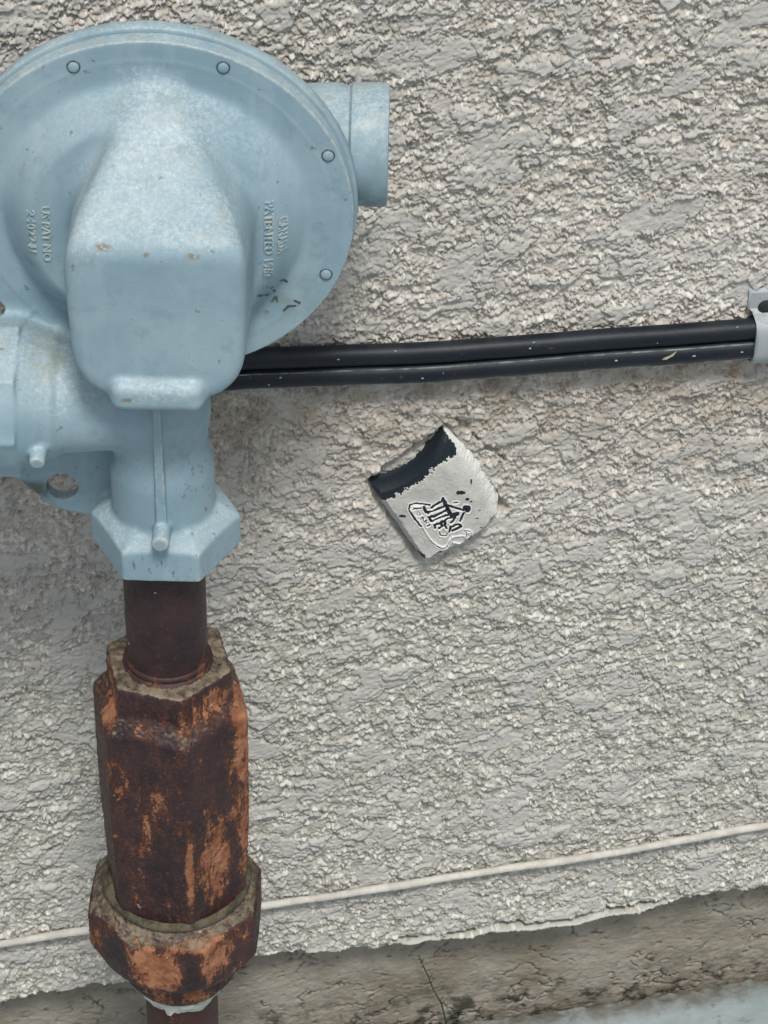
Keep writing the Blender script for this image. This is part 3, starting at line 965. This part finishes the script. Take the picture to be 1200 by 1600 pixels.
for nm, fn, lo, hi, mt in (('body', sd_ubody, (-36, -36, -178), (36, 36, -32), M_UNION), ('nut', sd_nut, (-42, -42, -232), (42, 42, -160), M_NUT)):
    V, Q, N = surface_nets(fn, lo, hi, 0.62)
    an = np.arctan2(V[:, 1], V[:, 0]) * 12
    dsp = 0.28 * fbm(an / 3, V[:, 2] / 12, 221, 4, 0.6) + 0.16 * fbm(an / 0.8, V[:, 2] / 2.6, 222, 3, 0.6)
    if nm == 'body': dsp += 0.9 * sstep(-50, -40, V[:, 2]) * fbm(an / 2.2 + V[:, 0] / 9, V[:, 2] / 7 + V[:, 1] / 9, 230, 4, 0.6)
    dsp += 0.22 * sstep(0.05, 0.25, fbm(an / 1.6, V[:, 2] / 4.5, 225, 4, 0.65)) - 0.25 * sstep(0.30, 0.42, fbm(an / 0.9 + 3, V[:, 2] / 3, 226, 3, 0.6))
    V = V + N * dsp[:, None]
    reparent(mesh_np(nm, V, Q, mt, None, True), un)
M_GRIME = mat_simple('olive_grime', (0.115, 0.10, 0.065), 0.9, (0.045, 0.042, 0.028), 160)
gr_ = lathe('sealing_ring', [(31.0, -162.6), (32.6, -163.2), (33.4, -164.4), (33.0, -166)], M_GRIME, None, 96, 'z', (0, 0, 0), 60, 0.004)
reparent(gr_, un)

lp = empty('lower_pipe', (0, 0, -415))
tag(lp, 'dark red pipe below the union with white thread tape', 'pipe')
o = lathe('barrel', [(16.7, -222), (16.7, -300), (16.7, -432)], M_OPIPE, None, 64, 'z')
reparent(o, lp)
M_TAPE = mat_simple('thread_tape_white', (0.62, 0.62, 0.58), 0.5, (0.40, 0.42, 0.36), 220)
random.seed(4)
Vt, nt_ = [], 72
for s in range(nt_):
    t = 2 * math.pi * s / nt_
    rag = 0.8 * math.sin(5 * t + 1) + 0.5 * math.sin(11 * t) + random.uniform(-0.4, 0.4)
    flap = 2.4 if s in (51, 52) else 0
    for r, z in ((20.5, -228), (20.8 + 0.3 * math.sin(9 * t), -231.0), (19.6, -233.5 - 0.3 * rag), (18.5 + 0.3 * math.cos(7 * t) + flap * 0.3, -236.6 - rag - flap)):
        Vt.append((r * math.cos(t), r * math.sin(t), z))
Ft = [(s * 4 + i, ((s + 1) % nt_) * 4 + i, ((s + 1) % nt_) * 4 + i + 1, s * 4 + i + 1) for s in range(nt_) for i in range(3)]
reparent(mesh_py('thread_tape', Vt, Ft, M_TAPE), lp)

# ---------------------------------------------------------------- cables, clamp, cord
def wtube(name, upts, rad, mat, seg=14, rough=0.0, caps=True, seed=0):
    """tube given in wall coords (u, z, n); returned object carries the wall frame"""
    P = wl(np.array(upts, float))
    return tube(name, P, rad, mat, None, seg, rough, caps, seed)

us = np.linspace(-900, 1100, 210)
def cab_z(u): return np.interp(u, [-900, -150, 28, 60, 115, 180, 254, 420, 1100], [52, 41, 40.8, 39.0, 36.6, 35.6, 35.2, 36, 44]) + 0.3 * np.sin(u / 23) + 0.12 * np.sin(u / 9.0)
zc_ = np.array([cab_z(u) for u in us])
up_c = wall_root(wtube('power_cable', np.stack([us, zc_ + 4.6, us * 0 + 7.6], -1), 4.7, M_CABLE, 20))
tag(up_c, 'upper of the two black cables clipped along the stucco', 'cable', 'black cables along the wall')
dn_c = wall_root(wtube('power_cable', np.stack([us, zc_ - 4.8, us * 0 + 8.2], -1), 4.7, M_CABLE, 20))
tag(dn_c, 'lower of the two black cables clipped along the stucco', 'cable', 'black cables along the wall')
M_RIDGE = mat_simple('ridge_highlight', (0.24, 0.26, 0.27), 0.55, (0.08, 0.09, 0.10), 90)  # pale colour paints the lit line along the black jacket
for par, zo, no in ((dn_c, -4.8 - 4.1, 8.2 + 2.5), (dn_c, -4.8 + 3.7, 8.2 + 3.0)):
    rz = wtube('jacket_ridge', np.stack([us, zc_ + zo, us * 0 + no], -1), 0.42, M_RIDGE, 6)
    rz.parent = par
# dried paint specks on the cables
M_WHITE = mat_simple('paint_speck_white', (0.62, 0.64, 0.62), 0.6, (0.45, 0.47, 0.45), 400)
random.seed(11)
def speck(u, dz, n, r, par):
    z = cab_z(u) + dz
    k = 7
    ring = [(u + r * random.uniform(0.5, 1.6) * math.cos(t * 0.8976), -n, z + r * random.uniform(0.4, 0.9) * math.sin(t * 0.8976)) for t in range(k)]
    mesh_py('paint_speck', ring + [(u, -n - 0.22, z)], [(t, (t + 1) % k, k) for t in range(k)], M_WHITE, par)
for u in (66, 91, 150, 152, 207, 243):
    a = random.uniform(-0.3, 0.9)
    speck(u, 4.6 + 4.68 * math.sin(a), 7.6 + 4.68 * math.cos(a), random.uniform(0.25, 0.7), up_c)
for u in (36, 41, 103, 112, 189, 224, 246):
    a = random.uniform(-0.3, 0.8)
    speck(u, -4.8 + 4.68 * math.sin(a), 8.2 + 4.68 * math.cos(a), random.uniform(0.25, 0.75), dn_c)
# dry grass blade stuck to the lower cable
zb = float(cab_z(214)) - 3.9
Vb = [(213 + (x - 214.5) * 0.85, y + 2.6, zb + (z - zb) * 0.62) for x, y, z in [(210.5, -15.3, zb - 1.2), (211.2, -15.5, zb + 0.1), (214.5, -15.2, zb + 1.6), (217.5, -14.6, zb + 3.6), (218.2, -14.5, zb + 4.2), (216.3, -15.2, zb + 1.4), (212.6, -15.6, zb - 1.0)]]
Vb2 = [(x, y - 0.35, z) for x, y, z in Vb]
M_STRAW = mat_simple('straw', (0.42, 0.42, 0.28), 0.7, (0.30, 0.30, 0.20), 300)
nb = len(Vb)
fb = [tuple(range(nb))[::-1], tuple(range(nb, 2 * nb))] + [(i, (i + 1) % nb, nb + (i + 1) % nb, nb + i) for i in range(nb)]
o = wall_root(mesh_py('dry_blade', Vb + Vb2, fb, M_STRAW, None, False))
tag(o, 'tiny dry straw splinter stuck on the lower black cable', 'dry grass')

# cable clamp at the right
M_CLAMP = fin_paint(*mat_paint('clamp_paint', (0.33, 0.36, 0.38), (0.44, 0.47, 0.49), 0.6))
cl = empty('cable_clamp', (0, 0, 0)); wall_root(cl)
tag(cl, 'pale grey metal clamp holding both cables at the right edge', 'cable clamp')
prof = [(57, 2.0), (55.5, 3.4), (47.5, 3.6), (46.0, 5.2), (45.6, 9), (44.6, 12), (42.5, 13.8), (39, 14.4), (30, 14.5), (26, 13.6), (23, 11), (21.6, 7), (21.2, 1.5)]
uu = np.array([250.5, 251.3, 265, 279, 279.8])
Vc = []
for i, u in enumerate(uu):
    ins = 0.7 if i in (0, 4) else 0.0
    for z, n in prof: Vc.append((u + (0.8 if z < 46.5 else -1.2) , -(n - ins), z))
Q_ = grid_faces(5, len(prof))
ou = len(Vc)
Vc += [(x, y + 1.4, z) for x, y, z in Vc]
Q2 = [tuple(q + ou)[::-1] for q in Q_]
rim = []
for i in range(4):
    a, b_ = i * len(prof), (i + 1) * len(prof)
    rim += [(b_, a, a + ou, b_ + ou), (a + len(prof) - 1, b_ + len(prof) - 1, b_ + len(prof) - 1 + ou, a + len(prof) - 1 + ou)]
for j in range(len(prof) - 1):
    rim += [(j, j + 1, j + 1 + ou, j + ou), (4 * len(prof) + j + 1, 4 * len(prof) + j, 4 * len(prof) + j + ou, 4 * len(prof) + j + 1 + ou)]
fcs = [tuple(int(k) for k in q) for q in Q_] + [tuple(int(k) for k in q) for q in Q2] + rim
mesh_py('strap', Vc, fcs, M_CLAMP, cl, True, 35)
s = lathe('screw_hole_dome', [(0.05, -1.2), (2.4, -1.1), (3.4, -0.4), (3.6, 0.8)], M_RING, cl, 24, 'y', (257.3, -4.2, 47.8), 50)  # dark dome stands in for the open screw hole in the tab

# painted cord
M_CORD = mat_simple('cord_paint', (0.58, 0.565, 0.52), 0.8, (0.47, 0.455, 0.41), 120, bump=0.6)
uc = np.linspace(-800, 1000, 900)
zc2 = np.interp(uc, [-800, -300, -102, -70, 33, 127, 200, 296, 560, 1000], [-348, -322, -305.8, -303.5, -298.8, -294, -289, -281, -258, -222])
ker = np.hanning(31); ker /= ker.sum()
zc2 = np.convolve(np.pad(zc2, 15, 'edge'), ker, 'valid') + 0.25 * np.sin(uc / 19.0) + 0.15 * np.sin(uc / 6.1)
nn_ = 4.6 + 0.4 * np.sin(uc / 27.0)
rad = 2.05 + 0.10 * np.sin(uc * 1.15) + 0.14 * np.sin(uc / 13.0)
o = wall_root(tube('cord', wl(np.stack([uc, zc2, nn_], -1)), rad, M_CORD, None, 14, 0.035))
tag(o, 'off white cord stretched diagonally across the lower stucco', 'cord')

# ---------------------------------------------------------------- painted-over marker block set in the wall
def build_marker():
    # face coordinates come from a flat drawing: px,pz in drawing units, y down
    T, R_, B, L = (np.array(BLK[k]) for k in 'TRBL')
    dT, dR, dB, dL = (np.array(p, float) for p in ((697, 680), (787, 800), (655, 873), (580, 762)))
    A_ = np.stack([np.append(p, 1) for p in (dT, dR, dB, dL)])
    Mx, *_ = np.linalg.lstsq(A_, np.stack([T, R_, B, L]), rcond=None)
    def toW(P): return np.column_stack([P, np.ones(len(P))]) @ Mx
    s_u = np.linspace(-0.03, 1.03, 270); s_v = np.linspace(-0.03, 1.03, 270)
    a, b_ = np.meshgrid(s_u, s_v, indexing='ij')                       # a along L->T direction, b down towards B / R
    def bil(p, q, r, s): return p[None, None, :] * ((1 - a) * (1 - b_))[..., None] + q * (a * (1 - b_))[..., None] + r * (a * b_)[..., None] + s * ((1 - a) * b_)[..., None]
    D = bil(dL, dT, dR, dB)                                            # drawing coords of every grid point
    # concave upper-left side
    sag = 15.0 * np.sin(np.pi * np.clip(a, 0, 1)) * (1 - np.clip(b_ * 1.6, 0, 1))
    D[..., 1] += sag; D[..., 0] += sag * 0.35
    bul = np.sin(np.pi * np.clip(b_, 0, 1)) ** 0.8 * np.clip(a, 0, 1) ** 2
    D[..., 0] += 11 * bul; D[..., 1] -= 11 * bul
    D[..., 1] += 9 * np.sin(np.pi * np.clip(a, 0, 1)) * np.clip(b_, 0, 1) ** 3
    rim_ = np.clip(1 - np.minimum(np.minimum(a, 1 - a), np.minimum(b_, 1 - b_)) * 7, 0, 1)
    jn = fbm(D[..., 0] / 11, D[..., 1] / 11, 470, 4, 0.6)
    rim_ = rim_ * sstep(0.12, 0.3, b_)
    D[..., 0] += 5 * rim_ * jn; D[..., 1] += 5 * rim_ * fbm(D[..., 0] / 11, D[..., 1] / 11, 475, 4, 0.6)
    x, y = D[..., 0], D[..., 1]
    cx, cy = (x - 620) * 8.571, (y - 740) * 8.571                      # enlarged drawing units for the emblem
    jx = cx + 9 * fbm(cx / 60, cy / 60, 411, 3); jy = cy + 9 * fbm(cx / 60 + 5, cy / 60, 412, 3)
    def stroke(pts):
        d = np.full(cx.shape, 1e9)
        for p, q in zip(pts[:-1], pts[1:]):
            vx, vy = q[0] - p[0], q[1] - p[1]
            t = np.clip(((jx - p[0]) * vx + (jy - p[1]) * vy) / (vx * vx + vy * vy + 1e-9), 0, 1)
            d = np.minimum(d, np.hypot(jx - p[0] - t * vx, jy - p[1] - t * vy))
        return d
    blk = np.zeros(cx.shape); wht = np.zeros(cx.shape); hh = np.zeros(cx.shape)
    def ink(pts, w):
        nonlocal blk, wht, hh
        w = w * 1.2
        d = stroke(pts)
        blk = np.maximum(blk, sstep(w + 3, w - 3, d))
        wht = np.maximum(wht, sstep(w + 30, w + 8, d) * 0.9)
        hh = hh - 0.35 * sstep(w + 4, w - 6, d) + 0.28 * sstep(w + 28, w + 10, d) * sstep(w, w + 8, d)
    def ridge(pts, w=9, hgt=0.7):
        nonlocal wht, hh
        d = stroke(pts)
        hh = hh + hgt * sstep(w + 8, w - 4, d)
        wht = np.maximum(wht, sstep(w + 8, w - 2, d))
    ink([(420, 352), (330, 338), (225, 332), (160, 355), (140, 400)], 9)
    ink([(150, 425), (225, 540), (300, 625)], 12)
    ink([(510, 890), (580, 922), (640, 905), (690, 822)], 7)
    ridge([(165, 405), (235, 525), (330, 650), (420, 790), (520, 878), (590, 900), (640, 878), (675, 800), (720, 760)], 10)
    ridge([(165, 405), (200, 370), (300, 360)], 7)
    for s in ([(440, 382), (520, 335), (600, 285)], [(385, 448), (500, 415), (620, 362)], [(400, 500), (470, 500), (560, 455), (650, 412)],
              [(440, 562), (560, 510), (690, 462)], [(475, 612), (560, 585), (600, 560)], [(545, 655), (600, 612), (620, 590)],
              [(490, 610), (490, 650)], [(405, 505), (435, 560)]): ink(s, 13)
    ink([(598, 272), (630, 340), (670, 420), (705, 480), (790, 465)], 22)
    ink([(660, 350), (730, 375), (830, 402), (900, 405)], 13)
    ink([(895, 385), (930, 385), (925, 410)], 30)
    ink([(875, 440), (850, 500), (828, 552)], 13)
    ink([(625, 595), (622, 545), (660, 520), (760, 505), (740, 545), (700, 580)], 12)
    ink([(680, 700), (700, 640), (760, 608), (815, 600), (842, 632), (790, 655), (720, 685)], 13)
    ink([(560, 600), (620, 620), (640, 655)], 12)
    ink([(548, 705), (562, 750), (640, 752), (670, 700)], 6)
    ink([(740, 318), (800, 312)], 7)
    # small letters beside the stripes
    t_ = np.linspace(0, 2 * math.pi, 13)
    ink([(272 + 22 * math.cos(k), 470 + 24 * math.sin(k)) for k in t_], 3.5)
    ink([(300, 545), (318, 500), (330, 530), (345, 505)], 4); ink([(318, 500), (332, 560)], 4)
    ink([(345, 570), (380, 545)], 7); ink([(375, 590), (360, 545)], 6)
    ink([(385, 632), (420, 612)], 7)
    ink([(200, 410), (260, 392), (300, 398)], 8); ink([(260, 375), (275, 400)], 6); ink([(345, 380), (365, 440), (395, 450)], 16)
    # ringed letter
    ridge([(935 + 62 * math.cos(k), 725 + 55 * math.sin(k)) for k in t_], 7, 0.55)
    ridge([(720, 765), (800, 750), (870, 745)], 7); ridge([(730, 840), (820, 850), (900, 840), (960, 800)], 8)
    ink([(870, 690), (915, 675), (965, 690)], 4); ink([(905, 700), (915, 735), (895, 775)], 4); ink([(915, 735), (955, 715)], 4); ink([(930, 730), (950, 750)], 4)
    # places where the paint has flaked to the black plastic
    def flake(c, rx, ry, s):
        nonlocal blk
        d = np.hypot((cx - c[0]) / rx, (cy - c[1]) / ry) + 0.5 * fbm(cx / 40, cy / 40, s, 3)
        blk = np.maximum(blk, sstep(1.08, 0.95, d))
    flake((835, 183), 62, 26, 421); flake((925, 268), 30, 18, 422); flake((970, 300), 20, 10, 423); flake((60, 500), 50, 18, 424)
    flake((1055, 520), 26, 7, 425); flake((300, 1040), 60, 50, 426); flake((560, 1000), 60, 40, 427); flake((1370, 590), 40, 60, 428)
    flake((720, 965), 120, 34, 433); flake((1230, 800), 60, 22, 434); flake((980, 60), 14, 30, 435); flake((1090, 425), 18, 7, 429); flake((165, 905), 30, 6, 430); flake((1110, 640), 18, 8, 431)
    # black band along the upper-left side
    band = np.interp(a, [0, 0.1, 0.3, 0.5, 0.7, 0.78, 0.85, 0.93, 0.97, 1.0], [0.26, 0.19, 0.17, 0.17, 0.16, 0.18, 0.25, 0.28, 0.12, 0.0])
    band = band * 0.72 + 0.12 * fbm(x / 9, y / 9, 441, 5, 0.65)
    bmask = sstep(band + 0.015, band - 0.015, b_) * sstep(1.02, 0.95, a)
    hh = np.where(bmask > 0.5, -0.45, hh)
    blk = np.maximum(blk * (1 - bmask), bmask); wht *= (1 - bmask)
    # body relief: rounded slab, thicker towards the lower right, bevelled on its right side
    ea = np.minimum(np.clip(a, 0, 1), 1 - np.clip(a, 0, 1)); eb = np.minimum(np.clip(b_, 0, 1), 1 - np.clip(b_, 0, 1))
    corner = np.minimum(ea / 0.08, 1) ** 0.5 * np.minimum(eb / 0.05, 1) ** 0.5
    rb = sstep(0.99, 0.74, a)                                           # broad bevel on the right
    body = 4.2 + 2.8 * rb + 1.8 * b_ * rb
    N_ = body * corner + hh * corner + 0.18 * fbm(x / 5, y / 5, 450, 4) + 0.25 * (1 - rb) * fbm(x / 3, y / 3, 452, 3) + 0.35 * rim_ * fbm(x / 4, y / 4, 453, 4)
    rc_ = 0.13
    dxc = np.clip(rc_ - ea, 0, rc_) / rc_; dyc = np.clip(rc_ - eb, 0, rc_) / rc_
    dcr = np.where(b_ > 0.5, np.hypot(dxc, dyc), 0)
    N_ = N_ * sstep(1.0, 0.75, dcr) - 5 * (dcr > 1)
    outside = (a < 0) | (a > 1) | (b_ < 0) | (b_ > 1)
    N_ = np.where(outside, -5.0, N_)
    wht = np.maximum(wht, (1 - rb) * 0.75 * (1 - bmask) * (blk < 0.5))  # right bevel painted whiter, as if it caught the light
    wht = np.maximum(wht, sstep(0.05, 0.0, b_ - band) * sstep(-0.01, 0.0, b_ - band) * 0.7)
    P = toW(D.reshape(-1, 2))
    V = np.stack([P[:, 0], -N_.ravel() - 0.6, P[:, 1]], -1)
    mp = mesh_np('wall_marker', V, grid_faces(270, 270)[:, ::-1], mat_marker(), None, True, {'black': blk, 'white': wht})
    wall_root(mp)
    tag(mp, 'tilted square black plastic block with striped emblem under flaking grey paint', 'wall marker')
build_marker()

# ---------------------------------------------------------------- weeds and crumbs at the foot of the wall
M_GREEN = mat_simple('weed_green', (0.06, 0.10, 0.035), 0.7, (0.035, 0.06, 0.02), 150)
w = empty('weed', (0, 0, 0)); wall_root(w)
tag(w, 'single thin green weed stem growing at the foot of the footing', 'weed')
stem = [(133, -423, -6), (131.2, -412, -6.5), (129.5, -404, -7), (125, -393, -7.0), (121, -379, -7), (117.5, -369, -7.0), (116.3, -364, -7.2)]
wtube('stem', stem, [0.55, 0.5, 0.5, 0.45, 0.4, 0.35, 0.2], M_GREEN, 6, 0.0).parent = w
for (u, z, du, dz) in ((119.5, -374, -3, 4), (128.2, -401, 2.5, 4), (117, -368, 2.0, 3.2)):
    Vl = [(u, 6.4, z), (u + du * 0.5 - 0.5, 5.6, z + dz * 0.5), (u + du, 5.8, z + dz), (u + du * 0.5 + 0.5, 5.9, z + dz * 0.45)]
    mesh_py('leaf', Vl, [(0, 1, 2, 3)], M_GREEN, w)

rs = np.random.RandomState(5)
Vg, Fg = [], []
for k in range(300):
    u = rs.uniform(60, 320) if k % 3 else rs.uniform(60, 150)
    zl = np.interp(u, [-120, 60, 130, 205, 260, 310], [-423, -422, -423, -423, -421, -419])
    n = -4.5 + rs.rand() ** 2 * 16
    r = rs.uniform(0.4, 1.5)
    b0 = len(Vg)
    ring = [(math.cos(t) * rs.uniform(.7, 1.2), math.sin(t) * rs.uniform(.7, 1.2)) for t in np.arange(5) * 1.2566]
    for (c, s_) in ring: Vg.append((u + r * c, -(n + r * s_ * 0.8), zl - 0.6))
    Vg.append((u + rs.uniform(-.3, .3) * r, -n, zl + r * rs.uniform(0.5, 1.1)))
    for i in range(5): Fg.append((b0 + i, b0 + (i + 1) % 5, b0 + 5))
o = wall_root(mesh_py('crumbs', Vg, Fg, mat_simple('crumb', (0.20, 0.18, 0.14), 0.9, (0.07, 0.065, 0.05), 90), None, True))
tag(o, 'dark soil crumbs and grit along the foot of the wall', 'debris', kind='stuff')
